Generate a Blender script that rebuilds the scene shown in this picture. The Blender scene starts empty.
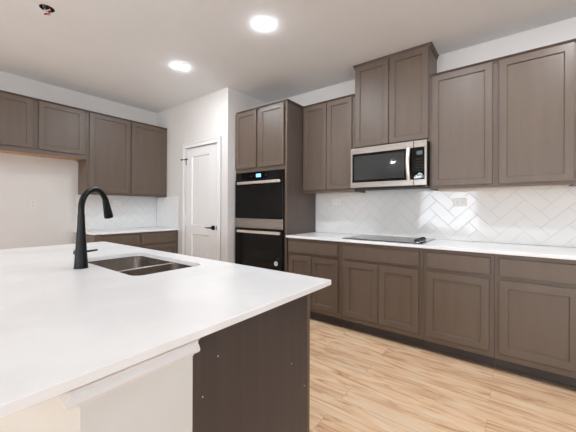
import bpy, bmesh, math, random
from mathutils import Vector, Matrix
random.seed(4)
S = bpy.context.scene
C = S.collection
PI = math.pi

# ------------------------------------------------------------ camera
cam = bpy.data.cameras.new('camera')
co = bpy.data.objects.new('camera', cam); C.objects.link(co)
cam.sensor_width = 36; cam.lens = 297.2648 / 576 * 36
cam.shift_y = -(216 - 208.5462) / 576
cam.clip_start = .02
co.matrix_world = (Matrix.Translation((2.1223, -3.3724, 1.24)) @ Matrix.Rotation(.6548, 4, 'Z')
                   @ Matrix.Rotation(PI / 2, 4, 'X') @ Matrix.Rotation(.0039, 4, 'Z'))
S.camera = co

# ------------------------------------------------------------ world, daylight, exposure
w = bpy.data.worlds.new('sky'); S.world = w; w.use_nodes = True
wb = w.node_tree.nodes['Background']; wb.inputs[0].default_value = (.80, .88, 1, 1); wb.inputs[1].default_value = 1.6

def area(name, loc, rot, sx, sy, power, col=(1, 1, 1)):
    l = bpy.data.lights.new(name, 'AREA'); l.shape = 'RECTANGLE'; l.size = sx; l.size_y = sy
    l.energy = power; l.color = col
    o = bpy.data.objects.new(name, l); C.objects.link(o); o.location = loc; o.rotation_euler = rot
    return o
# area lights standing in for daylight, just inside the rear and right windows
area('daylight_patio_door', (-.15, -10.43, 1.3), (PI / 2, 0, 0), 2.1, 1.9, 27, (.88, .94, 1))
area('fill_rear', (4.6, -10.43, 1.42), (PI / 2, 0, 0), 1.4, 1.8, 45, (.92, .96, 1))  # added fill, set clear of the tile reflections
area('fill_right', (5.42, -3.6, 1.45), (PI / 2, 0, PI / 2), 3.4, 1.9, 1.5, (.88, .94, 1))  # added side fill, kept weak
LAMP = 165.0          # strength of the recessed lamp lenses

S.view_settings.view_transform = 'Standard'
S.view_settings.look = 'None'
S.view_settings.gamma = 1
S.view_settings.use_curve_mapping = False
S.view_settings.exposure = 1.55

# ------------------------------------------------------------ materials
def lin(c):
    return tuple(((v / 255 + .055) / 1.055) ** 2.4 if v > 10 else v / 255 / 12.92 for v in c) + (1,)

def mat(name, col, rough=.5, metal=0., spec=.5, coat=0.):
    m = bpy.data.materials.new(name); m.use_nodes = True
    b = m.node_tree.nodes['Principled BSDF']
    b.inputs['Base Color'].default_value = lin(col); b.inputs['Roughness'].default_value = rough
    b.inputs['Metallic'].default_value = metal; b.inputs['Specular IOR Level'].default_value = spec
    b.inputs['Coat Weight'].default_value = coat
    return m

def N(m, t, **k):
    n = m.node_tree.nodes.new(t)
    for a, v in k.items(): setattr(n, a, v)
    return n

def noise_col(m, c1, c2, scale=(1, 1, 1), nscale=5, detail=4, lo=.35, hi=.65, bump=0, bscale=None):
    L = m.node_tree.links; b = m.node_tree.nodes['Principled BSDF']
    g = N(m, 'ShaderNodeNewGeometry'); mp = N(m, 'ShaderNodeMapping'); mp.inputs['Scale'].default_value = scale
    L.new(g.outputs['Position'], mp.inputs['Vector'])
    n = N(m, 'ShaderNodeTexNoise'); n.inputs['Scale'].default_value = nscale; n.inputs['Detail'].default_value = detail
    L.new(mp.outputs[0], n.inputs['Vector'])
    r = N(m, 'ShaderNodeValToRGB'); r.color_ramp.elements[0].position = lo; r.color_ramp.elements[1].position = hi
    r.color_ramp.elements[0].color = lin(c1); r.color_ramp.elements[1].color = lin(c2)
    L.new(n.outputs['Fac'], r.inputs[0]); L.new(r.outputs[0], b.inputs['Base Color'])
    if bump:
        bm = N(m, 'ShaderNodeBump'); bm.inputs['Strength'].default_value = bump; bm.inputs['Distance'].default_value = .001
        n2 = N(m, 'ShaderNodeTexNoise'); n2.inputs['Scale'].default_value = bscale or nscale * 8; n2.inputs['Detail'].default_value = 3
        L.new(mp.outputs[0], n2.inputs['Vector'])
        L.new(n2.outputs['Fac'], bm.inputs['Height']); L.new(bm.outputs[0], b.inputs['Normal'])
    return m

M = {}
M['cab'] = noise_col(mat('stained_maple', (97, 83, 71), .42, spec=.65), (93, 79, 67), (101, 86, 74), (3, 3, .35), 6, 4, .25, .75)
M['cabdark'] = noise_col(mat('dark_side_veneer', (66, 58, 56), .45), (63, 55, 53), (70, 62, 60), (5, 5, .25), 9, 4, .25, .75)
M['crown'] = noise_col(mat('cabinet_top_moulding', (78, 64, 56), .45), (74, 61, 53), (84, 70, 61), (3, 3, .5), 6)
M['toe'] = noise_col(mat('toe_kick_shaded', (58, 50, 48), .55), (55, 47, 45), (62, 54, 51), (1, 3, 3), 6)  # shade of the toe recess is put into this dark colour
M['rawwood'] = noise_col(mat('unfinished_plywood', (205, 160, 115), .6), (196, 148, 102), (216, 172, 126), (1, 6, 6), 5)
M['wall'] = noise_col(mat('wall_paint', (217, 214, 211), .6, spec=.3), (216, 213, 210), (219, 216, 213), (1, 1, 1), 3, bump=.08, bscale=160)
M['ceil'] = noise_col(mat('ceiling_paint', (238, 240, 242), .8, spec=.2), (237, 239, 241), (240, 242, 244), (1, 1, 1), 2, bump=.1, bscale=120)
M['trim'] = mat('white_trim_paint', (232, 231, 230), .35)
M['kneewall'] = noise_col(mat('island_wall_paint', (222, 223, 220), .5), (220, 221, 218), (224, 225, 222), (1, 1, 1), 3, bump=.25, bscale=70)
M['quartz'] = noise_col(mat('white_quartz', (242, 243, 244), .2), (240, 241, 242), (246, 247, 248), (1, 1, 1), 3, 8, .42, .55)
M['tile'] = mat('glossy_white_tile', (232, 233, 232), .07)
M['grout'] = mat('grey_grout', (200, 201, 199), .8)
M['steel'] = noise_col(mat('brushed_steel', (160, 153, 147), .33, 1.), (150, 144, 138), (170, 163, 157), (1, 1, 40), 6)
M['handle'] = mat('bright_steel', (232, 226, 218), .38, 1.)
M['sinksteel'] = noise_col(mat('sink_steel', (170, 163, 156), .25, 1.), (160, 152, 145), (178, 171, 164), (12, 12, 2), 6)
M['chrome'] = mat('polished_chrome', (225, 225, 225), .12, 1.)
M['blackglass'] = mat('black_glass', (7, 6, 6), .06, spec=.22)
M['cookglass'] = mat('cooktop_glass', (22, 22, 24), .08)
M['ovenwindow'] = mat('oven_window', (9, 8, 7), .12, spec=.2)
M['mwwindow'] = mat('microwave_window', (44, 48, 50), .04)
M['blackplastic'] = mat('black_plastic', (16, 16, 17), .4)
M['matteblack'] = mat('matte_black_metal', (9, 11, 12), .36, spec=.28)
M['lit_plate'] = mat('lit_white_plastic', (240, 240, 238), .3)  # brighter copy of the plate white, with reflected light put into the colour
M['plate'] = mat('white_plastic', (222, 221, 217), .35)
M['slot'] = mat('outlet_slots', (80, 78, 76), .5)
M['sticker'] = mat('white_sticker', (225, 228, 230), .5)
M['film'] = noise_col(mat('protective_film', (190, 205, 212), .3), (70, 90, 100), (220, 232, 238), (1, 1, 1), 60, 3, .4, .6)
M['red'] = mat('red_wire', (150, 48, 44), .5)
M['white_wire'] = mat('white_wire', (225, 215, 212), .5)
M['black_wire'] = mat('black_wire', (20, 20, 20), .5)
M['dark'] = mat('box_interior', (28, 26, 26), .8)
M['grill'] = mat('under_grill', (60, 60, 60), .5, .6)

def emis(name, col, st):
    m = mat(name, (20, 20, 20), .4); b = m.node_tree.nodes['Principled BSDF']
    b.inputs['Emission Color'].default_value = lin(col); b.inputs['Emission Strength'].default_value = st
    return m
M['lamp'] = emis('lamp_lens', (242, 248, 255), LAMP)
M['display'] = emis('blue_display', (110, 180, 255), 1.1)
M['lcd'] = emis('grey_lcd', (120, 145, 145), .15)

# oak plank floor: planks run along X
def floor_mat():
    m = mat('oak_plank_floor', (220, 185, 150), .3); L = m.node_tree.links; b = m.node_tree.nodes['Principled BSDF']
    g = N(m, 'ShaderNodeNewGeometry')
    br = N(m, 'ShaderNodeTexBrick'); br.offset = .37; br.offset_frequency = 2
    for k, v in {'Scale': 1., 'Mortar Size': .0012, 'Mortar Smooth': .3, 'Brick Width': 1.22, 'Row Height': .18, 'Bias': 0.}.items():
        br.inputs[k].default_value = v
    br.inputs['Color1'].default_value = (0, 0, 0, 1); br.inputs['Color2'].default_value = (1, 1, 1, 1); br.inputs['Mortar'].default_value = (.5, .5, .5, 1)
    L.new(g.outputs['Position'], br.inputs['Vector'])
    sc = N(m, 'ShaderNodeVectorMath', operation='SCALE'); sc.inputs['Scale'].default_value = 7.3
    L.new(br.outputs['Color'], sc.inputs[0])
    ad = N(m, 'ShaderNodeVectorMath', operation='ADD'); L.new(g.outputs['Position'], ad.inputs[0]); L.new(sc.outputs[0], ad.inputs[1])
    mp = N(m, 'ShaderNodeMapping'); mp.inputs['Scale'].default_value = (1.1, 7.5, 1); L.new(ad.outputs[0], mp.inputs[0])
    n = N(m, 'ShaderNodeTexNoise'); n.inputs['Scale'].default_value = 1.9; n.inputs['Detail'].default_value = 7; n.inputs['Distortion'].default_value = 1.7
    n.inputs['Roughness'].default_value = .6
    L.new(mp.outputs[0], n.inputs[0])
    r = N(m, 'ShaderNodeValToRGB'); e = r.color_ramp.elements
    e[0].position = .29; e[0].color = lin((200, 150, 110)); e[1].position = .72; e[1].color = lin((252, 234, 210))
    x = e.new(.5); x.color = lin((246, 212, 174))
    L.new(n.outputs['Fac'], r.inputs[0])
    mx = N(m, 'ShaderNodeMix', data_type='RGBA', blend_type='MULTIPLY'); mx.inputs[0].default_value = .55
    tr = N(m, 'ShaderNodeValToRGB'); tr.color_ramp.elements[0].color = lin((232, 220, 208)); tr.color_ramp.elements[1].color = lin((255, 252, 250))
    L.new(br.outputs['Color'], tr.inputs[0])
    L.new(r.outputs[0], mx.inputs[6]); L.new(tr.outputs[0], mx.inputs[7])
    m2 = N(m, 'ShaderNodeMix', data_type='RGBA'); L.new(br.outputs['Fac'], m2.inputs[0]); L.new(mx.outputs[2], m2.inputs[6])
    m2.inputs[7].default_value = lin((190, 156, 126)); L.new(m2.outputs[2], b.inputs['Base Color'])
    return m
M['floor'] = floor_mat()

# ------------------------------------------------------------ mesh helpers
def box(bm, x0, x1, y0, y1, z0, z1, bev=0., seg=1):
    r = bmesh.ops.create_cube(bm, size=1)
    vs = r['verts']
    for v in vs:
        v.co = Vector(((x0 + x1) / 2 + v.co.x * (x1 - x0), (y0 + y1) / 2 + v.co.y * (y1 - y0), (z0 + z1) / 2 + v.co.z * (z1 - z0)))
    if bev:
        es = list({e for v in vs for e in v.link_edges})
        bmesh.ops.bevel(bm, geom=es, offset=bev, segments=seg, affect='EDGES', profile=.5)
    return bm

def cyl(bm, a, b, r0, r1=None, n=24):
    a = Vector(a); b = Vector(b); r1 = r0 if r1 is None else r1
    d = b - a; q = d.to_track_quat('Z', 'Y').to_matrix().to_4x4()
    bmesh.ops.create_cone(bm, cap_ends=True, segments=n, radius1=r0, radius2=r1, depth=d.length,
                          matrix=Matrix.Translation((a + b) / 2) @ q)
    return bm

def tube(bm, pts, radii, n=16, caps=True):
    pts = [Vector(p) for p in pts]
    if not hasattr(radii, '__len__'): radii = [radii] * len(pts)
    rings = []; up = None
    for i, p in enumerate(pts):
        t = (pts[min(i + 1, len(pts) - 1)] - pts[max(i - 1, 0)]).normalized()
        if up is None:
            up = t.orthogonal().normalized()
        up = (up - t * up.dot(t)).normalized()
        s = t.cross(up)
        rings.append([bm.verts.new(p + (up * math.cos(2 * PI * k / n) + s * math.sin(2 * PI * k / n)) * radii[i]) for k in range(n)])
    for a, b in zip(rings, rings[1:]):
        for k in range(n):
            bm.faces.new((a[k], a[(k + 1) % n], b[(k + 1) % n], b[k]))
    if caps:
        bm.faces.new(rings[0][::-1]); bm.faces.new(rings[-1])
    return bm

def extrude_profile(bm, prof, axis, a, b, fn):
    """closed profile of (o, z) carried from a to b; fn(o, z, t) gives the point"""
    A = [bm.verts.new(fn(o, z, a)) for o, z in prof]; B = [bm.verts.new(fn(o, z, b)) for o, z in prof]
    n = len(prof)
    for i in range(n):
        bm.faces.new((A[i], A[(i + 1) % n], B[(i + 1) % n], B[i]))
    bm.faces.new(A[::-1]); bm.faces.new(B)
    return bm

def obj(name, bm, m, parent=None, smooth=False):
    bmesh.ops.recalc_face_normals(bm, faces=bm.faces)
    me = bpy.data.meshes.new(name); 
    if smooth:
        for f in bm.faces: f.smooth = True
        for e in bm.edges:
            if len(e.link_faces) == 2 and e.calc_face_angle(0) > .6: e.smooth = False
    bm.to_mesh(me); bm.free()
    o = bpy.data.objects.new(name, me); C.objects.link(o)
    me.materials.append(M[m] if isinstance(m, str) else m)
    if parent is not None:
        o.parent = parent
        # children are built in world space; undo the offsets of the chain above them
        p = parent; off = Vector()
        while p is not None: off += Vector(p.location); p = p.parent
        o.location = -off
        # move the child's origin onto its own geometry
        c = sum((Vector(b) for b in o.bound_box), Vector()) / 8
        me.transform(Matrix.Translation(-c)); o.location = c - off
    return o

def B(*a, **k): return box(bmesh.new(), *a, **k)

def thing(name, label, cat, loc=(0, 0, 0), group=None):
    o = bpy.data.objects.new(name, None); C.objects.link(o); o.location = loc; o.empty_display_size = .1
    o['label'] = label; o['category'] = cat
    if group: o['group'] = group
    return o

def tag(o, label, cat, group=None):
    o['label'] = label; o['category'] = cat
    if group: o['group'] = group
    return o

def struct(name, bm, m, parent=None, smooth=False):
    o = obj(name, bm, m, parent, smooth)
    if parent is None: o['kind'] = 'structure'
    return o

# ------------------------------------------------------------ the room
ZC = 2.8245; XL = -2.6366; YD = -.7712; XP = -.868
XR = 5.5; YR = -10.5
struct('floor', B(XL - .1, XR + .1, YR - .1, .1, -.06, 0), 'floor')

# ceiling, with the round openings of the lamps and of the bare electrical box
lamps = [(.394, -1.471), (-.868, -1.460), (1.656, -1.471), (2.6, -.98), (.6, -4.6), (-1.2, -4.6), (.6, -7.6), (-1.2, -7.6)]  # after the seen pair and the next in their row: unseen lamps added for fill
JB = (-.843, -2.668)
bm = B(XL - .1, XR + .1, YR - .1, .1, ZC, ZC + .1)
ceiling = struct('ceiling', bm, 'ceil')
def cut(o, bms):
    for i, b in enumerate(bms):
        me = bpy.data.meshes.new('cutter'); bmesh.ops.recalc_face_normals(b, faces=b.faces); b.to_mesh(me); b.free()
        c = bpy.data.objects.new('cutter', me); C.objects.link(c)
        md = o.modifiers.new('cut', 'BOOLEAN'); md.operation = 'DIFFERENCE'; md.object = c; md.solver = 'EXACT'
        bpy.context.view_layer.update()
        ev = o.evaluated_get(bpy.context.evaluated_depsgraph_get())
        nm = bpy.data.meshes.new_from_object(ev)
        o.modifiers.clear(); o.data = nm
        bpy.data.objects.remove(c); 
cut(ceiling, [cyl(bmesh.new(), (JB[0], JB[1], ZC - .02), (JB[0], JB[1], ZC + .06), .05, n=32)])

struct('wall_back', B(XL - .1, XR + .1, 0, .1, 0, ZC), 'wall')
struct('wall_left', B(XL - .1, XL, YR, 0, 0, ZC), 'wall')

# pantry box: front wall with the door opening, side wall towards the ovens
DX0, DX1, DT = -1.80, -1.072, 2.13
bm = bmesh.new()
box(bm, XL, DX0, YD, YD + .11, 0, ZC); box(bm, DX1, XP, YD, YD + .11, 0, ZC); box(bm, DX0, DX1, YD, YD + .11, DT, ZC)
struct('wall_pantry_front', bm, 'wall')
struct('wall_pantry_side', B(XP - .11, XP, YD + .11, 0, 0, ZC), 'wall')

# rear and right walls with windows
def wall_y(name, y0, y1, x0, x1, holes):
    bm = bmesh.new(); xs = x0
    for a, b, z0, z1 in holes:
        box(bm, xs, a, y0, y1, 0, ZC); box(bm, a, b, y0, y1, 0, z0); box(bm, a, b, y0, y1, z1, ZC); xs = b
    box(bm, xs, x1, y0, y1, 0, ZC)
    return struct(name, bm, 'wall')
holes = [(-1.22, .92, .3, 2.28), (3.85, 5.35, .5, 2.35)]
wall_y('wall_rear', YR - .1, YR, XL - .1, XR + .1, holes)
bm = bmesh.new(); ys = YR
rh = [(-5.4, -3.9, .5, 2.35), (-3.4, -1.9, .5, 2.35)]
for a, b, z0, z1 in rh:
    box(bm, XR, XR + .1, ys, a, 0, ZC); box(bm, XR, XR + .1, a, b, 0, z0); box(bm, XR, XR + .1, a, b, z1, ZC); ys = b
box(bm, XR, XR + .1, ys, 0, 0, ZC)
struct('wall_right', bm, 'wall')
glass = mat('window_glass', (255, 255, 255), 0); glass.node_tree.nodes['Principled BSDF'].inputs['Transmission Weight'].default_value = 1
n = 1
for a, b, z0, z1 in holes:
    bm = bmesh.new()
    for q in ((a, a + .05, z0, z1), (b - .05, b, z0, z1), (a, b, z0, z0 + .05), (a, b, z1 - .05, z1), (a, b, 1.4, 1.45)):
        box(bm, q[0], q[1], YR - .07, YR - .02, q[2], q[3])
    f = struct('window_%d' % n, bm, 'trim'); n += 1
    obj('pane', B(a + .05, b - .05, YR - .05, YR - .045, z0 + .05, z1 - .05), glass, f)
for a, b, z0, z1 in rh:
    bm = bmesh.new()
    for q in ((a, a + .05, z0, z1), (b - .05, b, z0, z1), (a, b, z0, z0 + .05), (a, b, z1 - .05, z1), (a, b, 1.4, 1.45)):
        box(bm, XR + .02, XR + .07, q[0], q[1], q[2], q[3])
    f = struct('window_%d' % n, bm, 'trim'); n += 1
    obj('pane', B(XR + .045, XR + .05, a + .05, b - .05, z0 + .05, z1 - .05), glass, f)

# pantry door
def door_leaf(x0, x1, yf, z0, z1, rects):
    """door slab facing -Y with sunk panels that carry vertical bead grooves"""
    bm = bmesh.new(); t = .035
    xs = sorted({x0, x1} | {r[0] for r in rects} | {r[1] for r in rects}); zs = sorted({z0, z1} | {r[2] for r in rects} | {r[3] for r in rects})
    for i in range(len(xs) - 1):
        for j in range(len(zs) - 1):
            cx, cz = (xs[i] + xs[i + 1]) / 2, (zs[j] + zs[j + 1]) / 2
            if any(r[0] < cx < r[1] and r[2] < cz < r[3] for r in rects): continue
            box(bm, xs[i], xs[i + 1], yf, yf + t, zs[j], zs[j + 1])
    bmesh.ops.remove_doubles(bm, verts=bm.verts, dist=1e-5)
    return bm
dr = door_leaf(DX0 + .004, -1.10, YD + .008, .01, DT - .006, [(-1.68, -1.255, .985, 2.005), (-1.68, -1.255, .22, .872)])
door = struct('door_1', dr, 'trim')
for z0, z1 in ((.985, 2.005), (.22, .872)):
    x0, x1, y = -1.68, -1.255, YD + .008
    bm = bmesh.new()
    pr = [(0, 0), (.006, -.002), (.014, .010), (.022, .014)]
    # moulded surround: four mitred strips
    loops = []
    for o, d in pr:
        loops.append([bm.verts.new((x0 + o, y + d, z0 + o)), bm.verts.new((x1 - o, y + d, z0 + o)), bm.verts.new((x1 - o, y + d, z1 - o)), bm.verts.new((x0 + o, y + d, z1 - o))])
    for a, b in zip(loops, loops[1:]):
        for k in range(4): bm.faces.new((a[k], a[(k + 1) % 4], b[(k + 1) % 4], b[k]))
    k0, k1 = x0 + .022, x1 - .022; nb = 10; wd = (k1 - k0) / nb
    for i in range(nb):
        box(bm, k0 + i * wd + .0012, k0 + (i + 1) * wd - .0012, y + .012, y + .024, z0 + .02, z1 - .02)
    box(bm, k0, k1, y + .0145, y + .03, z0 + .02, z1 - .02)
    obj('door_panel', bm, 'trim', door)
# jamb and casing
bm = bmesh.new()
box(bm, DX0 - .0, DX0 + .003, YD, YD + .11, 0, DT); box(bm, -1.097, DX1, YD + .002, YD + .11, 0, DT); box(bm, DX0, DX1, YD + .06, YD + .11, DT - .004, DT)
struct('trim_1', bm, 'trim')
bm = bmesh.new()
for o0, o1, th in ((0, .072, .010), (.0, .018, .016), (.052, .072, .018)):
    for x0, x1 in ((DX0 - o1, DX0 - o0), (DX1 + o0, DX1 + o1)):
        box(bm, x0, x1, YD - th, YD, 0, DT + o0, bev=.002)
    box(bm, DX0 - o1, DX1 + o1, YD - th, YD, DT + o0, DT + o1, bev=.002)
struct('trim_2', bm, 'trim')
# lever handle, latch plate, hinges, hinge-pin door stop
bm = bmesh.new()
hx, hz = -1.165, .972
cyl(bm, (hx, YD + .008, hz), (hx, YD - .008, hz), .032); cyl(bm, (hx, YD - .008, hz), (hx, YD - .045, hz), .012)
tube(bm, [(hx, YD - .045, hz), (hx - .03, YD - .052, hz + .002), (hx - .07, YD - .052, hz - .002), (hx - .115, YD - .046, hz + .006)], [.011, .010, .008, .006])
obj('door_handle', bm, 'matteblack', door, True)
obj('latch_plate', B(-1.104, -1.084, YD - .002, YD + .009, hz - .03, hz + .03, bev=.001), 'matteblack', door)
for z in (1.93, 1.07, .25):
    bm = bmesh.new(); cyl(bm, (DX0 + .001, YD - .003, z - .045), (DX0 + .001, YD - .003, z + .045), .006, n=12)
    obj('hinge', bm, 'matteblack' if z > 1.9 else 'trim', door)
bm = bmesh.new()
cyl(bm, (DX0 - .07, YD - .035, 1.965), (DX0 + .045, YD - .022, 1.965), .005, n=10)
cyl(bm, (DX0 - .075, YD - .036, 1.965), (DX0 - .055, YD - .034, 1.965), .011, n=12)
cyl(bm, (DX0 + .035, YD - .022, 1.965), (DX0 + .055, YD - .021, 1.965), .011, n=12)
cyl(bm, (DX0 + .001, YD - .03, 1.958), (DX0 + .001, YD - .003, 1.972), .008, n=12)
obj('door_stop', bm, 'matteblack', door, True)

# baseboards
def bboard(name, x0, x1, y0, y1): return struct(name, B(x0, x1, y0, y1, 0, .10, bev=.003), 'trim')
bboard('baseboard_pantry', DX1 + .074, XP - .001, YD - .014, YD)
bboard('baseboard_left', XL, XL + .014, YR + .02, -1.93)
bboard('baseboard_rear', XL + .02, XR, YR, YR + .014)

# ------------------------------------------------------------ tile backsplashes (herringbone)
def clip(poly, x0, x1, z0, z1):
    for ax, lim, sg in ((0, x0, 1), (0, x1, -1), (1, z0, 1), (1, z1, -1)):
        out = []
        for i in range(len(poly)):
            a, b = poly[i - 1], poly[i]
            da, db = (a[ax] - lim) * sg, (b[ax] - lim) * sg
            if (da >= 0) != (db >= 0):
                t = da / (da - db); out.append((a[0] + (b[0] - a[0]) * t, a[1] + (b[1] - a[1]) * t))
            if db >= 0: out.append(b)
        poly = out
        if len(poly) < 3: return None
    return poly
def inset(poly, d):
    n = len(poly); out = []
    ar = sum(poly[i - 1][0] * poly[i][1] - poly[i][0] * poly[i - 1][1] for i in range(n))
    if ar < 0: poly = poly[::-1]
    for i in range(n):
        p0, p1, p2 = (Vector(poly[i - 1]), Vector(poly[i]), Vector(poly[(i + 1) % n]))
        e1 = (p1 - p0).normalized(); e2 = (p2 - p1).normalized()
        n1 = Vector((-e1.y, e1.x)); n2 = Vector((-e2.y, e2.x))
        k = (n1 + n2); s = k.length_squared
        if s < .05: return None
        out.append(p1 + k * (2 * d / s))
    return out
def clean(poly):
    out = []
    for p in poly:
        if not out or (Vector(p) - Vector(out[-1])).length > .004: out.append(p)
    if len(out) > 1 and (Vector(out[0]) - Vector(out[-1])).length < .004: out.pop()
    return out
def herringbone(name, x0, x1, z0, z1, org, fn, label):
    """fn(u, z, d): d is the distance out from the wall"""
    t = thing(name, label, 'backsplash', fn((x0 + x1) / 2, z0, 0))
    W = .1005; TL = 2.5; bm = bmesh.new(); r2 = math.sqrt(.5)
    for i in range(-30, 31):
        for k in range(-30, 31):
            for bx in ((0, TL, 0, 1), (0, 1, 1, 1 + TL)):
                cs = [(bx[0], bx[2]), (bx[1], bx[2]), (bx[1], bx[3]), (bx[0], bx[3])]
                P = []
                for x, y in cs:
                    x += i - TL * k; y += i + TL * k
                    P.append((org[0] + (x - y) * r2 * W, org[1] + (x + y) * r2 * W))
                if max(p[0] for p in P) < x0 or min(p[0] for p in P) > x1 or max(p[1] for p in P) < z0 or min(p[1] for p in P) > z1: continue
                P = clip(P, x0, x1, z0, z1)
                if not P: continue
                P = clean(P)
                if len(P) < 3: continue
                A = inset(P, .0011); Bq = inset(P, .0026)
                if not A or not Bq: continue
                ar = abs(sum(A[q - 1].x * A[q].y - A[q].x * A[q - 1].y for q in range(len(A)))) / 2
                if ar < 2e-4: continue
                tx, tz = random.uniform(-.004, .004), random.uniform(-.004, .004)
                cx_ = sum(p.x for p in A) / len(A); cz_ = sum(p.y for p in A) / len(A)
                dd = lambda p: .0068 + (p.x - cx_) * tx + (p.y - cz_) * tz
                L0 = [bm.verts.new(fn(p.x, p.y, .0045)) for p in A]
                L1 = [bm.verts.new(fn(p.x, p.y, dd(p) - .0012)) for p in A]
                L2 = [bm.verts.new(fn(p.x, p.y, dd(p))) for p in Bq]
                n = len(A)
                for u, v in ((L0, L1), (L1, L2)):
                    for q in range(n): bm.faces.new((u[q], u[(q + 1) % n], v[(q + 1) % n], v[q]))
                bm.faces.new(L2)
    obj('tiles', bm, 'tile', t)
    bm = bmesh.new()
    a = fn(x0, z0, .0006); b = fn(x1, z1, .0052)
    box(bm, min(a[0], b[0]), max(a[0], b[0]), min(a[1], b[1]), max(a[1], b[1]), z0, z1)
    obj('grout', bm, 'grout', t)
    return t
ZS = .930       # top of the wall counters
herringbone('tile_backsplash', .001, 3.3, ZS + .001, 1.4575, (1.649, 1.151), lambda u, z, d: (u, -d, z),
            'glossy white herringbone tile backsplash behind the cooktop and long counter')
herringbone('tile_backsplash', -1.92, YD - .008, ZS + .001, 1.425, (-1.3, 1.155), lambda u, z, d: (XL + d, u, z),
            'white tile backsplash on the far left wall above the short counter')
herringbone('tile_backsplash', XL + .008, -1.99, ZS + .001, 1.425, (-2.3, 1.155), lambda u, z, d: (u, YD - d, z),
            'narrow white tile backsplash on the pantry wall at the end of the short counter')

# ------------------------------------------------------------ cabinets
# every cabinet is built in a local frame: u along the wall, d out from the wall, z up
def frame_back(u, d): return (u, -d)
def frame_left(u, d): return (XL + d, u)
def bxf(bm, fr, u0, u1, d0, d1, z0, z1, bev=0.):
    a = fr(u0, d0); b = fr(u1, d1)
    return box(bm, min(a[0], b[0]), max(a[0], b[0]), min(a[1], b[1]), max(a[1], b[1]), z0, z1, bev)

def shaker(fr, t, u0, u1, dface, z0, z1, m='cab', st=.057, name='door'):
    """door: four rails and stiles in one mesh, sunk centre panel as a sub-part"""
    bm = bmesh.new(); th = .019; dd = dface
    # mitre-free frame ring with a small inner chamfer
    o = [(u0, z0), (u1, z0), (u1, z1), (u0, z1)]
    def ring(k, d): return [bm.verts.new((*fr(u0 + k, d), z0 + k)), bm.verts.new((*fr(u1 - k, d), z0 + k)), bm.verts.new((*fr(u1 - k, d), z1 - k)), bm.verts.new((*fr(u0 + k, d), z1 - k))]
    th = .021; R = [ring(0, dd + .0035), ring(0, dd + th - .002), ring(.002, dd + th), ring(st - .003, dd + th), ring(st, dd + th - .003), ring(st, dd + .0035)]
    for a, b in zip(R, R[1:] + R[:1]):
        for k in range(4): bm.faces.new((a[k], a[(k + 1) % 4], b[(k + 1) % 4], b[k]))
    d = obj(name, bm, m, t)
    bm = bmesh.new(); bxf(bm, fr, u0 + st - .001, u1 - st + .001, dd + .004, dd + th - .0115, z0 + st - .001, z1 - st + .001)
    obj('door_panel', bm, m, d)
    return d

def slab(fr, t, u0, u1, dface, z0, z1, m='cab', name='drawer_front'):
    bm = bmesh.new(); bxf(bm, fr, u0, u1, dface + .0035, dface + .021, z0, z1, bev=.003)
    return obj(name, bm, m, t)

def crown(fr, t, u0, u1, depth, z, left=True, right=True, out=.02, h=.03, m='crown'):
    """thin stepped moulding round the top: profile swept on the front and the free ends"""
    bm = bmesh.new()
    prof = [(0, z - h), (.006, z - h), (.008, z - h * .6), (out - .004, z - .008), (out, z - .006), (out, z), (0, z)]
    l = 1 if left else 0; r = 1 if right else 0
    A = []
    stations = []
    if left: stations.append(('L0',))
    pts = []
    for o, zz in prof:
        row = []
        if left: row.append((u0 - o, 0.002, zz))
        row.append((u0 - o * l, depth + o, zz)); row.append((u1 + o * r, depth + o, zz))
        if right: row.append((u1 + o, .002, zz))
        pts.append([bm.verts.new((*fr(u, d), zq)) for u, d, zq in row])
    n = len(prof); k = len(pts[0])
    for i in range(n):
        for j in range(k - 1):
            bm.faces.new((pts[i][j], pts[i][j + 1], pts[(i + 1) % n][j + 1], pts[(i + 1) % n][j]))
    bm.faces.new([pts[i][0] for i in range(n)]); bm.faces.new([pts[i][-1] for i in range(n)][::-1])
    return obj('crown_moulding', bm, m, t)

def wall_cab(fr, u0, u1, z0, z1, doors, label, depth=.305, zd=None, top=True, left=False, right=False, under='rawwood', group=None, crown_h=.03):
    t = thing('wall_cabinet', label, 'cabinet', (*fr((u0 + u1) / 2, depth / 2), z0), group or 'brown wall cabinets')
    d = depth
    bm = bmesh.new()
    zt = z1
    bxf(bm, fr, u0, u0 + .016, .002, d - .019, z0, zt); bxf(bm, fr, u1 - .016, u1, .002, d - .019, z0, zt)        # sides
    bxf(bm, fr, u0 + .016, u1 - .016, .002, d - .019, zt - .016, zt)                                         # top
    # face frame
    bxf(bm, fr, u0, u0 + .035, d - .019, d, z0, zt); bxf(bm, fr, u1 - .035, u1, d - .019, d, z0, zt)
    bxf(bm, fr, u0 + .035, u1 - .035, d - .019, d, z0, z0 + .066); bxf(bm, fr, u0 + .035, u1 - .035, d - .019, d, zt - .05, zt)
    for a, b in zip(doors, doors[1:]):
        if b[0] - a[1] > .02: bxf(bm, fr, a[1] - .01, b[0] + .01, d - .019, d, z0 + .066, zt - .05)
    obj('body', bm, 'cab', t)
    bm = bmesh.new(); bxf(bm, fr, u0 + .016, u1 - .016, .003, d - .019, z0 + .012, z0 + .024); obj('bottom_panel', bm, under, t)
    zd = zd or (z0 + .028, z1 - .022)
    for a, b in doors: shaker(fr, t, a, b, d, zd[0], zd[1])
    if top: crown(fr, t, u0, u1, d, z1 + .0005, left, right, h=crown_h)
    return t

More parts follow.
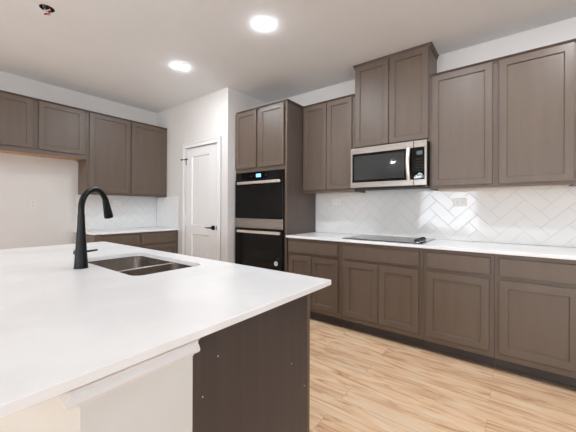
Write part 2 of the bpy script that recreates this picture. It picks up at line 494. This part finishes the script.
ZT = 2.512; ZB = 1.4264
wall_cab(frame_back, .002, .698, ZB + .004, ZT, [(.017, .342), (.35, .668)], 'two-door brown wall cabinet between the oven tower and the microwave', zd=(1.465, 2.49))
wall_cab(frame_back, .70, 1.4665, 1.8885, ZC - .003, [(.709, 1.077), (1.085, 1.455)], 'tall brown cabinet above the microwave, reaching the ceiling', zd=(1.915, 2.79),
         left=True, right=True, crown_h=.04)
wall_cab(frame_back, 1.4685, 2.488, ZB + .004, ZT, [(1.489, 1.961), (2.004, 2.464)], 'wide two-door brown wall cabinet right of the microwave', zd=(1.456, 2.49))
wall_cab(frame_back, 2.49, 3.3, ZB + .004, ZT, [(2.515, 2.885), (2.895, 3.275)], 'brown wall cabinet cut off by the right edge of the photo', zd=(1.456, 2.49), right=True)

# left wall
wall_cab(frame_left, -2.93, -1.897, 1.868, ZT, [(-2.91, -2.445), (-2.392, -1.93)], 'short brown wall cabinet high over the empty fridge space', zd=(1.925, 2.49), left=True)
wall_cab(frame_left, -1.895, -.776, ZB - .012, ZT, [(-1.868, -1.357), (-1.328, -.808)], 'two-door brown wall cabinet in the far left corner over the short counter', zd=(1.445, 2.49), under='cab')

def base_cab(fr, u0, u1, drawers, doors, label, depth=.61, top=.9045, zdr=(.738, .872), zdo=(.155, .706), toe=True):
    t = thing('base_cabinet', label, 'cabinet', (*fr((u0 + u1) / 2, depth / 2), 0), 'brown base cabinets')
    bm = bmesh.new(); d = depth
    bxf(bm, fr, u0, u0 + .016, .002, d - .019, .105, top); bxf(bm, fr, u1 - .016, u1, .002, d - .019, .105, top)
    bxf(bm, fr, u0 + .016, u1 - .016, .002, d - .019, .105, .121); bxf(bm, fr, u0 + .016, u1 - .016, .002, .012, .121, top)
    bxf(bm, fr, u0, u0 + .035, d - .019, d, .105, top); bxf(bm, fr, u1 - .035, u1, d - .019, d, .105, top)
    bxf(bm, fr, u0 + .035, u1 - .035, d - .019, d, .105, .145); bxf(bm, fr, u0 + .035, u1 - .035, d - .019, d, top - .04, top)
    bxf(bm, fr, u0 + .035, u1 - .035, d - .019, d, .69, .75)
    obj('body', bm, 'cab', t)
    for a, b in drawers: slab(fr, t, a, b, d, *zdr)
    for a, b in doors: shaker(fr, t, a, b, d, *zdo)
    if toe:
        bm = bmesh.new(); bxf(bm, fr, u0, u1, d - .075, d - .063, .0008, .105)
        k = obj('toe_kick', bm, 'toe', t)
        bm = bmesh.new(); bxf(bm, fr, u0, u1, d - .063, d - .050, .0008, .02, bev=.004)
        obj('shoe_moulding', bm, 'crown', k)
    return t
base_cab(frame_back, .002, .694, [(.02, .66)], [(.03, .338), (.344, .66)], 'brown base cabinet next to the oven tower, partly behind the island corner')
base_cab(frame_back, .696, 1.484, [(.727, 1.453)], [(.735, 1.087), (1.093, 1.449)], 'brown base cabinet with a wide drawer under the cooktop')
base_cab(frame_back, 1.486, 1.992, [(1.511, 1.966)], [(1.511, 1.96)], 'single-door brown base cabinet just right of the cooktop')
base_cab(frame_back, 1.994, 2.488, [(2.02, 2.466)], [(2.022, 2.466)], 'single-door brown base cabinet at the right edge of the photo')
base_cab(frame_back, 2.49, 3.3, [(2.515, 3.275)], [(2.515, 2.885), (2.895, 3.275)], 'brown base cabinet continuing the run past the right edge of the photo')
base_cab(frame_left, -1.915, -1.358, [(-1.893, -1.375)], [(-1.893, -1.375)], 'brown base cabinet behind the faucet, at the open end of the short counter', depth=.63)
base_cab(frame_left, -1.356, -.776, [(-1.338, -.82)], [(-1.338, -.82)], 'brown base cabinet in the far left corner beside the pantry door', depth=.63)

# counters on the cabinets
bm = B(.001, 3.3, -.652, -.002, .905, ZS, bev=.002)
rc = tag(obj('countertop', bm, 'quartz'), 'long white quartz countertop under the microwave and cooktop', 'countertop')
bm = B(XL + .002, XL + .66, -1.935, YD - .001, .905, ZS, bev=.002)
tag(obj('countertop', bm, 'quartz'), 'short white quartz countertop in the far left corner', 'countertop')

# ------------------------------------------------------------ oven tower
OX0, OX1 = -.864, -.001
t = thing('oven_cabinet', 'tall brown oven tower holding the black double wall oven', 'cabinet', ((OX0 + OX1) / 2, -.31, 0))
bm = bmesh.new()
box(bm, OX0, OX0 + .018, -.612, -.002, .105, ZT); 
box(bm, OX0 + .018, OX1 - .018, -.012, -.002, .105, ZT); box(bm, OX0 + .018, OX1 - .018, -.612, -.002, ZT - .018, ZT)
box(bm, OX0 + .018, OX1 - .018, -.612, -.012, 1.712, 1.728); box(bm, OX0 + .018, OX1 - .018, -.612, -.012, .44, .456)
box(bm, OX0, OX0 + .012, -.631, -.612, .105, ZT); box(bm, OX1 - .03, OX1, -.631, -.612, .105, ZT)
box(bm, OX0 + .012, OX1 - .03, -.631, -.612, ZT - .05, ZT); box(bm, OX0 + .012, OX1 - .03, -.631, -.612, 1.708, 1.775)
box(bm, OX0 + .012, OX1 - .03, -.631, -.612, .105, .152); box(bm, OX0 + .012, OX1 - .03, -.631, -.612, .42, .458)
box(bm, -.49, -.425, -.631, -.612, 1.775, ZT - .05)
obj('body', bm, 'cab', t)
sp = obj('side_panel', B(OX1 - .018, OX1, -.612, -.002, .0008, ZT), noise_col(mat('tower_side_veneer', (96, 82, 76), .4), (84, 72, 66), (94, 82, 74), (5, 5, .3), 8, 5), t)
shaker(frame_back, t, -.856, -.482, .631, 1.758, 2.49); shaker(frame_back, t, -.428, -.038, .631, 1.758, 2.49)
slab(frame_back, t, -.85, -.03, .631, .16, .415)
crown(frame_back, t, OX0 + .018, OX1, .631, ZT + .0005, False, True)
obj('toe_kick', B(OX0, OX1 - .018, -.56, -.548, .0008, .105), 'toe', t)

# double wall oven
ov = thing('double_wall_oven', 'black glass double wall oven with steel bar handles in the oven tower', 'oven', (-.433, -.6, .46))
a0, a1, yf = -.849, -.035, -.633
obj('housing', B(a0 + .03, a1 - .03, -.632, -.06, .46, 1.70), 'blackplastic', ov)
obj('outer_trim', box(box(B(a0, a0 + .006, yf - .012, yf, .46, 1.703), a1 - .006, a1, yf - .012, yf, .46, 1.703), a0 + .006, a1 - .006, yf - .012, yf, 1.697, 1.703), 'blackplastic', ov)
cp = obj('control_panel', B(a0 + .006, a1 - .006, yf - .018, yf, 1.607, 1.697, bev=.002), 'blackglass', ov)
obj('display', B(-.475, -.395, yf - .0195, yf - .018, 1.632, 1.674), 'display', cp)
for x in (-.56, -.315): obj('touch_key', cyl(bmesh.new(), (x, yf - .018, 1.65), (x, yf - .0186, 1.65), .007, n=14), 'slot', cp)

def bar_handle(t, x0, x1, y, z, r=.012, m='handle', so=.034):
    bm = bmesh.new()
    box(bm, x0, x1, y - so - .016, y - so, z - .018, z + .018, bev=.006, seg=2)
    for x in (x0 + .03, x1 - .03): box(bm, x - .012, x + .012, y - so, y, z - .012, z + .012, bev=.002)
    return obj('handle', bm, m, t)
ud = obj('upper_oven_door', B(a0 + .006, a1 - .006, yf - .03, yf, 1.117, 1.603, bev=.003), 'blackglass', ov)
obj('window', B(a0 + .10, a1 - .10, yf - .0305, yf - .03, 1.19, 1.50), 'ovenwindow', ud)
bar_handle(ud, a0 + .085, a1 - .012, yf - .03, 1.562)
obj('middle_trim', B(a0 + .006, a1 - .006, yf - .026, yf, .990, 1.113, bev=.003), 'steel', ov)
ld = obj('lower_oven_door', B(a0 + .006, a1 - .006, yf - .03, yf, .50, .985, bev=.003), 'blackglass', ov)
obj('window', B(a0 + .10, a1 - .10, yf - .0305, yf - .03, .57, .87), 'ovenwindow', ld)
bar_handle(ld, a0 + .085, a1 - .012, yf - .03, .948)
obj('bottom_trim', B(a0 + .006, a1 - .006, yf - .02, yf, .462, .496, bev=.002), 'steel', ov)
bm = bmesh.new(); cyl(bm, (-.135, yf - .0302, .585), (-.135, yf - .0312, .585), .028, n=28)
st = obj('sticker', bm, 'sticker', ld); st['label'] = 'round white sticker on the lower oven door'
obj('sticker_mark', box(B(-.139, -.131, yf - .0318, yf - .0312, .575, .597), -.145, -.125, yf - .0318, yf - .0312, .592, .597), 'slot', st)

# ------------------------------------------------------------ microwave
mw = thing('microwave', 'stainless steel over-the-range microwave with a curved vertical handle', 'microwave', (1.08, -.2, 1.459))
x0, x1, z0, z1, yf = .70, 1.464, 1.4585, 1.8865, -.385
obj('casing', B(x0 + .004, x1 - .004, yf, -.009, z0, z1 - .002, bev=.002), 'blackplastic', mw)
xs = 1.347          # seam between door and control strip
bm = bmesh.new()
for q in ((x0, xs - .0015, 1.822, z1), (x0, xs - .0015, z0 + .006, 1.520), (x0, x0 + .02, 1.520, 1.822)):
    box(bm, q[0], q[1], yf - .027, yf, q[2], q[3], bev=.002)
md = obj('microwave_door', bm, 'steel', mw)
obj('door_glass', B(x0 + .02, xs - .0015, yf - .025, yf, 1.520, 1.822), 'blackglass', md)
obj('window', B(x0 + .04, 1.262, yf - .0256, yf - .025, 1.545, 1.797), 'mwwindow', md)
bm = bmesh.new()
pts = []
for i in range(13):
    f = i / 12; pts.append((1.305, yf - .027 - .045 * math.sin(PI * (.12 + .76 * f)), 1.530 + f * .285))
tube(bm, pts, .0165, 12)
for f in (0, 12): cyl(bm, pts[f], (1.305, yf - .02, pts[f][2]), .012, n=12)
h = obj('handle', bm, 'handle', md, True); h.scale.x = 1.15
bm = bmesh.new()
for q in ((xs + .0015, x1, 1.822, z1), (xs + .0015, x1, z0 + .006, 1.520), (1.444, x1, 1.520, 1.822)):
    box(bm, q[0], q[1], yf - .027, yf, q[2], q[3], bev=.002)
obj('side_trim', bm, 'steel', mw)
cp = obj('control_panel', B(xs + .0015, 1.444, yf - .025, yf, 1.520, 1.822), 'blackglass', mw)
obj('display', B(1.375, 1.425, yf - .0258, yf - .025, 1.752, 1.788), 'lcd', cp)
for r in range(5):
    for c in range(3): obj('key', box(bmesh.new(), 1.374 + c * .02, 1.384 + c * .02, yf - .0256, yf - .025, 1.60 + r * .027, 1.606 + r * .027), 'grill', cp)
bm = bmesh.new()
v = [(1.352, 1.53), (1.436, 1.53), (1.44, 1.552), (1.42, 1.575), (1.398, 1.583), (1.372, 1.562), (1.354, 1.552)]
A = [bm.verts.new((x, yf - .0268, z)) for x, z in v]; A2 = [bm.verts.new((x, yf - .025, z)) for x, z in v]
bm.faces.new(A)
for i in range(7): bm.faces.new((A[i], A2[i], A2[(i + 1) % 7], A[(i + 1) % 7]))
obj('protective_film', bm, 'film', cp)
bm = bmesh.new(); box(bm, x0 + .05, x1 - .05, yf + .02, -.06, z0 - .006, z0)
for i in range(14): box(bm, x0 + .08 + i * .046, x0 + .1 + i * .046, yf + .03, yf + .10, z0 - .009, z0 - .006)
obj('vent_grille', bm, 'grill', mw)

# ------------------------------------------------------------ cooktop
ck = thing('cooktop', 'flat black glass electric cooktop with knobs at its right end', 'cooktop', (1.04, -.33, ZS))
g = obj('glass_top', B(.685, 1.468, -.578, -.055, ZS + .0005, ZS + .0085, bev=.002), 'cookglass', ck)
bm = bmesh.new()
def ringm(bm, x, y, r, z, wd=.0015):
    n = 48
    a = [bm.verts.new((x + r * math.cos(2 * PI * k / n), y + r * math.sin(2 * PI * k / n), z)) for k in range(n)]
    b = [bm.verts.new((x + (r - wd) * math.cos(2 * PI * k / n), y + (r - wd) * math.sin(2 * PI * k / n), z)) for k in range(n)]
    for k in range(n): bm.faces.new((a[k], a[(k + 1) % n], b[(k + 1) % n], b[k]))
for x, y, r in ((.84, -.43, .10), (.84, -.19, .075), (1.16, -.19, .09), (1.16, -.43, .075)): 
    bm = bmesh.new(); ringm(bm, x, y, r, ZS + .0088); obj('burner_ring', bm, 'slot', g)
for i in range(4):
    y = -.50 + i * .075
    bm = bmesh.new(); cyl(bm, (1.405, y, ZS + .0085), (1.405, y, ZS + .032), .025, .023, n=28)
    box(bm, 1.389, 1.421, y - .004, y + .004, ZS + .032, ZS + .039, bev=.0015)
    k = obj('knob', bm, 'blackplastic', ck, True)
    bm = bmesh.new(); cyl(bm, (1.405, y, ZS + .0086), (1.405, y, ZS + .011), .0265, n=28)
    obj('knob_ring', bm, 'chrome', k, True)

# ------------------------------------------------------------ outlets
def outlet(fr, u, z, horiz, label, d=.0078, group=None):
    t = thing('wall_outlet', label, 'outlet', (*fr(u, d), z), group or 'white wall outlets')
    w, h = (.117, .076) if horiz else (.073, .117)
    bm = bmesh.new(); bxf(bm, fr, u - w / 2, u + w / 2, d, d + .006, z - h / 2, z + h / 2, bev=.003)
    p = obj('cover_plate', bm, 'lit_plate' if d > .005 else 'plate', t)
    bm = bmesh.new(); bxf(bm, fr, u - (.036 if horiz else .018), u + (.036 if horiz else .018), d + .006, d + .0075, z - (.018 if horiz else .036), z + (.018 if horiz else .036), bev=.0007)
    f = obj('receptacle', bm, 'lit_plate' if d > .005 else 'plate', t)
    for s in (-1, 1):
        bm = bmesh.new()
        for q in (-.006, .006):
            if horiz: bxf(bm, fr, u + s * .019 - .005, u + s * .019 + .004, d + .0075, d + .0079, z + q - .0012, z + q + .0012)
            else: bxf(bm, fr, u + q - .0012, u + q + .0012, d + .0075, d + .0079, z + s * .019 - .004, z + s * .019 + .005)
        a = (u + s * .030, z) if horiz else (u, z + s * .019 - .010)
        bxf(bm, fr, a[0] - .002, a[0] + .002, d + .0075, d + .0079, a[1] - .002, a[1] + .002)
        obj('socket_holes', bm, 'slot', f)
    return t
outlet(frame_back, 1.68, 1.307, True, 'white outlet on the tile backsplash right of the microwave')
outlet(frame_back, .315, 1.330, True, 'white outlet on the tile backsplash left of the microwave')
outlet(frame_left, -1.40, 1.312, True, 'small white outlet on the far left backsplash over the short counter')
outlet(frame_left, -2.375, 1.285, False, 'white outlet alone on the bare wall of the fridge space', d=.0005)

# ------------------------------------------------------------ island
IX0, IX1, IY1, IY0, IZ = -1.05, 1.45, -2.167, -3.56, .914
isl = thing('island_cabinet', 'kitchen island cabinet with a dark plain end panel under the white top', 'cabinet', (.2, -2.6, 0))
bm = bmesh.new()
PX = 1.412; PY1 = -2.288
box(bm, IX0 + .03, IX0 + .048, -2.879, PY1 - .02, .105, .8895); box(bm, PX - .04, PX - .0185, -2.879, PY1 - .02, .105, .8895)
box(bm, IX0 + .048, PX - .04, -2.879, -2.876, .105, .8895); box(bm, IX0 + .048, PX - .04, -2.876, PY1 - .02, .105, .121)
box(bm, IX0 + .03, PX - .0185, PY1 - .005, PY1, .105, .14); box(bm, IX0 + .03, PX - .0185, PY1 - .005, PY1, .86, .8895)
for x in (IX0 + .03, -.44, .0, .70, 1.35): box(bm, x, x + .04, PY1 - .005, PY1, .14, .86)
obj('body', bm, 'cab', isl)
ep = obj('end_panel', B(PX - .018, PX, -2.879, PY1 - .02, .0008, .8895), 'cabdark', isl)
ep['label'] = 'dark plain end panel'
bm = bmesh.new(); box(bm, PX - .018, PX + .001, PY1 - .0195, PY1 + .0, .0008, .8895, bev=.001)
es = obj('edge_strip', bm, 'cab', isl)
for px_, pz in ((-2.79, .795), (-2.845, .70), (-2.42, .62), (-2.60, .42), (-2.33, .49)):
    obj('paint_fleck', cyl(bmesh.new(), (PX, px_, pz), (PX + .0006, px_, pz), .0022, n=8), 'sticker', ep)
fr_is = lambda u, d: (u, -2.90 + d)
for a, b in ((-.98, -.46), (-.38, -.02), (.06, .37), (.375, .68), (.76, 1.33)):
    shaker(fr_is, isl, a, b, .612, .155, .70); slab(fr_is, isl, a, b, .612, .73, .85)
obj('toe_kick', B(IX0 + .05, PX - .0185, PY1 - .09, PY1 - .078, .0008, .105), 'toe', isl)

KX = 1.414
kw = thing('island_knee_wall', 'white painted knee wall behind the island cabinets under the overhang', 'wall', (.2, -3.02, 0))
obj('wall_body', B(IX0 + .03, KX, -3.147, -2.880, .0008, .8895), 'kneewall', kw)
prof = [(0, .834), (.004, .834), (.006, .842), (.012, .847), (.026, .850), (.033, .855), (.034, .861), (.030, .868), (.025, .874), (.025, .881), (.029, .886), (.035, .8892), (0, .8892)]
bm = bmesh.new()
P = []
for o, z in prof:
    P.append([bm.verts.new(c) for c in ((KX + o, -2.880, z), (KX + o, -3.147 - o, z), (IX0 + .03 - o, -3.147 - o, z), (IX0 + .03 - o, -2.880, z))])
n = len(prof)
for i in range(n):
    for j in range(3): bm.faces.new((P[i][j], P[i][j + 1], P[(i + 1) % n][j + 1], P[(i + 1) % n][j]))
bm.faces.new([P[i][0] for i in range(n)]); bm.faces.new([P[i][3] for i in range(n)][::-1])
obj('crown_moulding', bm, 'trim', kw)
bm = bmesh.new(); box(bm, KX, KX + .014, -3.17, -2.880, .0008, .11, bev=.003); box(bm, IX0 + .03, KX, -3.17, -3.147, .0008, .11, bev=.003)
obj('baseboard', bm, 'trim', kw)

# island top with the sink cut-out
def rrect(x0, x1, y0, y1, r, n=6):
    out = []
    for cx, cy, a in ((x1 - r, y1 - r, 0), (x0 + r, y1 - r, 90), (x0 + r, y0 + r, 180), (x1 - r, y0 + r, 270)):
        for k in range(n + 1):
            q = math.radians(a + 90 * k / n); out.append((cx + r * math.cos(q), cy + r * math.sin(q)))
    return out
SX0, SX1, SY0, SY1 = -.078, .690, -2.697, -2.300
top = obj('island_countertop', B(IX0, IX1, IY0, IY1, .890, IZ, bev=.002), 'quartz')
b = bmesh.new(); rr = rrect(SX0, SX1, SY0, SY1, .05)
lo = [b.verts.new((x, y, .87)) for x, y in rr]; hi = [b.verts.new((x, y, .93)) for x, y in rr]
b.faces.new(lo[::-1]); b.faces.new(hi)
for i in range(len(rr)): b.faces.new((lo[i], lo[(i + 1) % len(rr)], hi[(i + 1) % len(rr)], hi[i]))
cut(top, [b])
tag(top, 'large white quartz island countertop with the sink set into it', 'countertop')

sk = thing('double_bowl_sink', 'stainless steel double bowl undermount sink in the island top', 'sink', (.3, -2.47, .69))
def bowl(x0, x1, y0, y1, name):
    bm = bmesh.new(); L = []
    zt = .8895
    for k, z, r in ((0, zt, .045), (.004, zt - .15, .045), (.014, zt - .18, .055), (.04, zt - .192, .04)):
        L.append([bm.verts.new((x, y, z)) for x, y in rrect(x0 + k, x1 - k, y0 + k, y1 - k, r)])
    O_ = [bm.verts.new((x, y, zt - .002)) for x, y in rrect(x0 - .006, x1 + .006, y0 - .006, y1 + .006, .05)]
    O2 = [bm.verts.new((x, y, zt - .20)) for x, y in rrect(x0 - .002, x1 + .002, y0 - .002, y1 + .002, .047)]
    n = len(O_)
    for a, b_ in ((O2, O_), (O_, L[0]), (L[0], L[1]), (L[1], L[2]), (L[2], L[3])):
        for q in range(n): bm.faces.new((a[q], a[(q + 1) % n], b_[(q + 1) % n], b_[q]))
    bm.faces.new(L[3]); bm.faces.new(O2[::-1])
    o = obj(name, bm, 'sinksteel', sk, True)
    cx, cy = (x0 + x1) / 2, (y0 + y1) / 2 + .05
    d = bmesh.new(); cyl(d, (cx, cy, zt - .1925), (cx, cy, zt - .189), .045, n=28); cyl(d, (cx, cy, zt - .189), (cx, cy, zt - .186), .03, n=28)
    obj('drain', d, 'chrome', o, True)
bowl(SX0 - .004, .367, SY0 - .003, SY1 + .002, 'bowl'); bowl(.397, SX1 + .004, SY0 - .003, SY1 + .002, 'bowl')
obj('divider', B(.370, .394, SY0 + .0, SY1 - .0, .80, .8885, bev=.004), 'steel', sk)
# ------------------------------------------------------------ faucet
fx, fy = .256, -2.778
fa = thing('kitchen_faucet', 'matte black gooseneck pull-down faucet on the island by the sink', 'faucet', (fx, fy, IZ))
bm = bmesh.new()
cyl(bm, (fx, fy, IZ + .0002), (fx, fy, IZ + .006), .0335, .0335, 32)
tube(bm, [(fx, fy, IZ + .006), (fx, fy, IZ + .05), (fx, fy, IZ + .12), (fx, fy, IZ + .22), (fx, fy, IZ + .29)], [.0325, .0295, .025, .0192, .017], 28)
obj('body', bm, 'matteblack', fa, True)
dv = Vector((-.586, .81, 0)); R = .108
pts = []; zc = 1.238
base = Vector((fx, fy, 0))
for zz in (1.19, 1.21, 1.225): pts.append(base + Vector((0, 0, zz)))
for k in range(0, 15):
    a = math.radians(180 - k * 12.3)
    pts.append(base + dv * (R + R * math.cos(a)) + Vector((0, 0, zc + R * math.sin(a))))
bm = bmesh.new(); tube(bm, pts, .0155, 20); obj('spout', bm, 'matteblack', fa, True)
e = pts[-1]; dn = (pts[-1] - pts[-2]).normalized()
dn = (dn + dv * .06).normalized()
bm = bmesh.new(); tube(bm, [e - dn * .045, e - dn * .03, e, e + dn * .066, e + dn * .076], [.0158, .0172, .0198, .0255, .0235], 22)
hd = obj('spray_head', bm, 'matteblack', fa, True)
bm = bmesh.new()
cyl(bm, (fx - .015, fy, .993), (fx - .066, fy, .993), .017, n=22)
obj('handle_hub', bm, 'matteblack', fa, True)
bm = bmesh.new(); tube(bm, [(fx - .055, fy, .993), (fx - .056, fy + .05, .994), (fx - .057, fy + .100, .997)], [.0068, .006, .0052], 12)
obj('lever', bm, 'matteblack', fa, True)

# ------------------------------------------------------------ ceiling lamps and the open electrical box
for i, (x, y) in enumerate(lamps):
    lab = ['lit round recessed ceiling light, the larger and nearer one in the photo', 'lit round recessed ceiling light farther back, towards the pantry door'][i] if i < 2 else \
        'lit recessed ceiling light outside the photo, ' + ['above the right base cabinets', 'added for fill above the right end of the kitchen', 'added for fill behind the island, middle', 'added for fill behind the island, towards the left wall', 'added for fill in the living area, middle', 'added for fill in the living area, left side'][i - 2]
    t = thing('recessed_light', lab, 'ceiling light', (x, y, ZC), 'recessed ceiling lights')
    bm = bmesh.new(); n = 40
    P = [(.062, 0), (.061, -.0015), (.056, -.002), (.053, -.001), (.053, 0)]
    rings = [[bm.verts.new((x + r * math.cos(2 * PI * k / n), y + r * math.sin(2 * PI * k / n), ZC + z - .0002)) for k in range(n)] for r, z in P]
    for a, b_ in zip(rings, rings[1:] + rings[:1]):
        for k in range(n): bm.faces.new((a[k], a[(k + 1) % n], b_[(k + 1) % n], b_[k]))
    obj('trim_ring', bm, 'trim', t, True)
    bm = bmesh.new(); 
    dome = [(.052, -.0005), (.052, -.002), (.048, -.005), (.036, -.0095), (.020, -.011), (.007, -.0115)]
    rings = [[bm.verts.new((x + r * math.cos(2 * PI * k / n), y + r * math.sin(2 * PI * k / n), ZC + z)) for k in range(n)] for r, z in dome]
    for a, b_ in zip(rings, rings[1:]):
        for k in range(n): bm.faces.new((a[k], a[(k + 1) % n], b_[(k + 1) % n], b_[k]))
    bm.faces.new(rings[0]); bm.faces.new(rings[-1][::-1])
    obj('lens', bm, 'lamp', t, True)

jb = thing('electrical_box', 'open ceiling electrical box with loose red and white wires', 'electrical box', (JB[0], JB[1], ZC))
bm = bmesh.new(); n = 32
P = [(.0495, 0), (.0495, .055), (.046, .055), (.046, 0)]
rings = [[bm.verts.new((JB[0] + r * math.cos(2 * PI * k / n), JB[1] + r * math.sin(2 * PI * k / n), ZC + z)) for k in range(n)] for r, z in P]
for a, b_ in zip(rings, rings[1:] + rings[:1]):
    for k in range(n): bm.faces.new((a[k], a[(k + 1) % n], b_[(k + 1) % n], b_[k]))
cyl(bm, (JB[0], JB[1], ZC + .05), (JB[0], JB[1], ZC + .054), .046, n=32)
obj('box_shell', bm, 'dark', jb)
def wire(m, pts, r=.003):
    P = [Vector((JB[0] + a, JB[1] + b, ZC + c)) for a, b, c in pts]
    # Catmull-Rom smoothing
    out = []
    for i in range(len(P) - 1):
        p0, p1, p2, p3 = P[max(i - 1, 0)], P[i], P[i + 1], P[min(i + 2, len(P) - 1)]
        for k in range(6):
            t_ = k / 6
            out.append(.5 * ((2 * p1) + (-p0 + p2) * t_ + (2 * p0 - 5 * p1 + 4 * p2 - p3) * t_ ** 2 + (-p0 + 3 * p1 - 3 * p2 + p3) * t_ ** 3))
    out.append(P[-1])
    bm = bmesh.new(); tube(bm, out, r, 10); return obj('wire', bm, m, jb, True)
wire('red', [(.02, .0, .05), (.025, .01, .0), (.0, .015, -.03), (-.03, .0, -.035), (-.01, -.015, -.05), (.03, -.01, -.055)], .004)
wire('white_wire', [(-.02, .0, .05), (-.03, -.01, .0), (-.01, -.02, -.025), (.03, -.005, -.03), (.04, .01, -.02)], .004)
wire('black_wire', [(0, .02, .05), (.01, .025, .0), (.035, .01, -.02), (.04, -.02, -.015), (.01, -.03, -.03)], .004)
wire('white_wire', [(0, -.02, .05), (-.01, -.02, .0), (-.02, .015, -.02), (.01, .02, -.045), (.02, .0, -.062)], .0035)

# small scrap left on the counter by the oven tower
bm = bmesh.new(); bmesh.ops.create_icosphere(bm, subdivisions=2, radius=.009, matrix=Matrix.Translation((.052, -.545, ZS + .0065)) @ Matrix.Diagonal((1.4, 1, .7, 1)))
tag(obj('putty_scrap', bm, 'slot', None, True), 'tiny grey scrap lying on the long counter beside the oven tower', 'scrap')
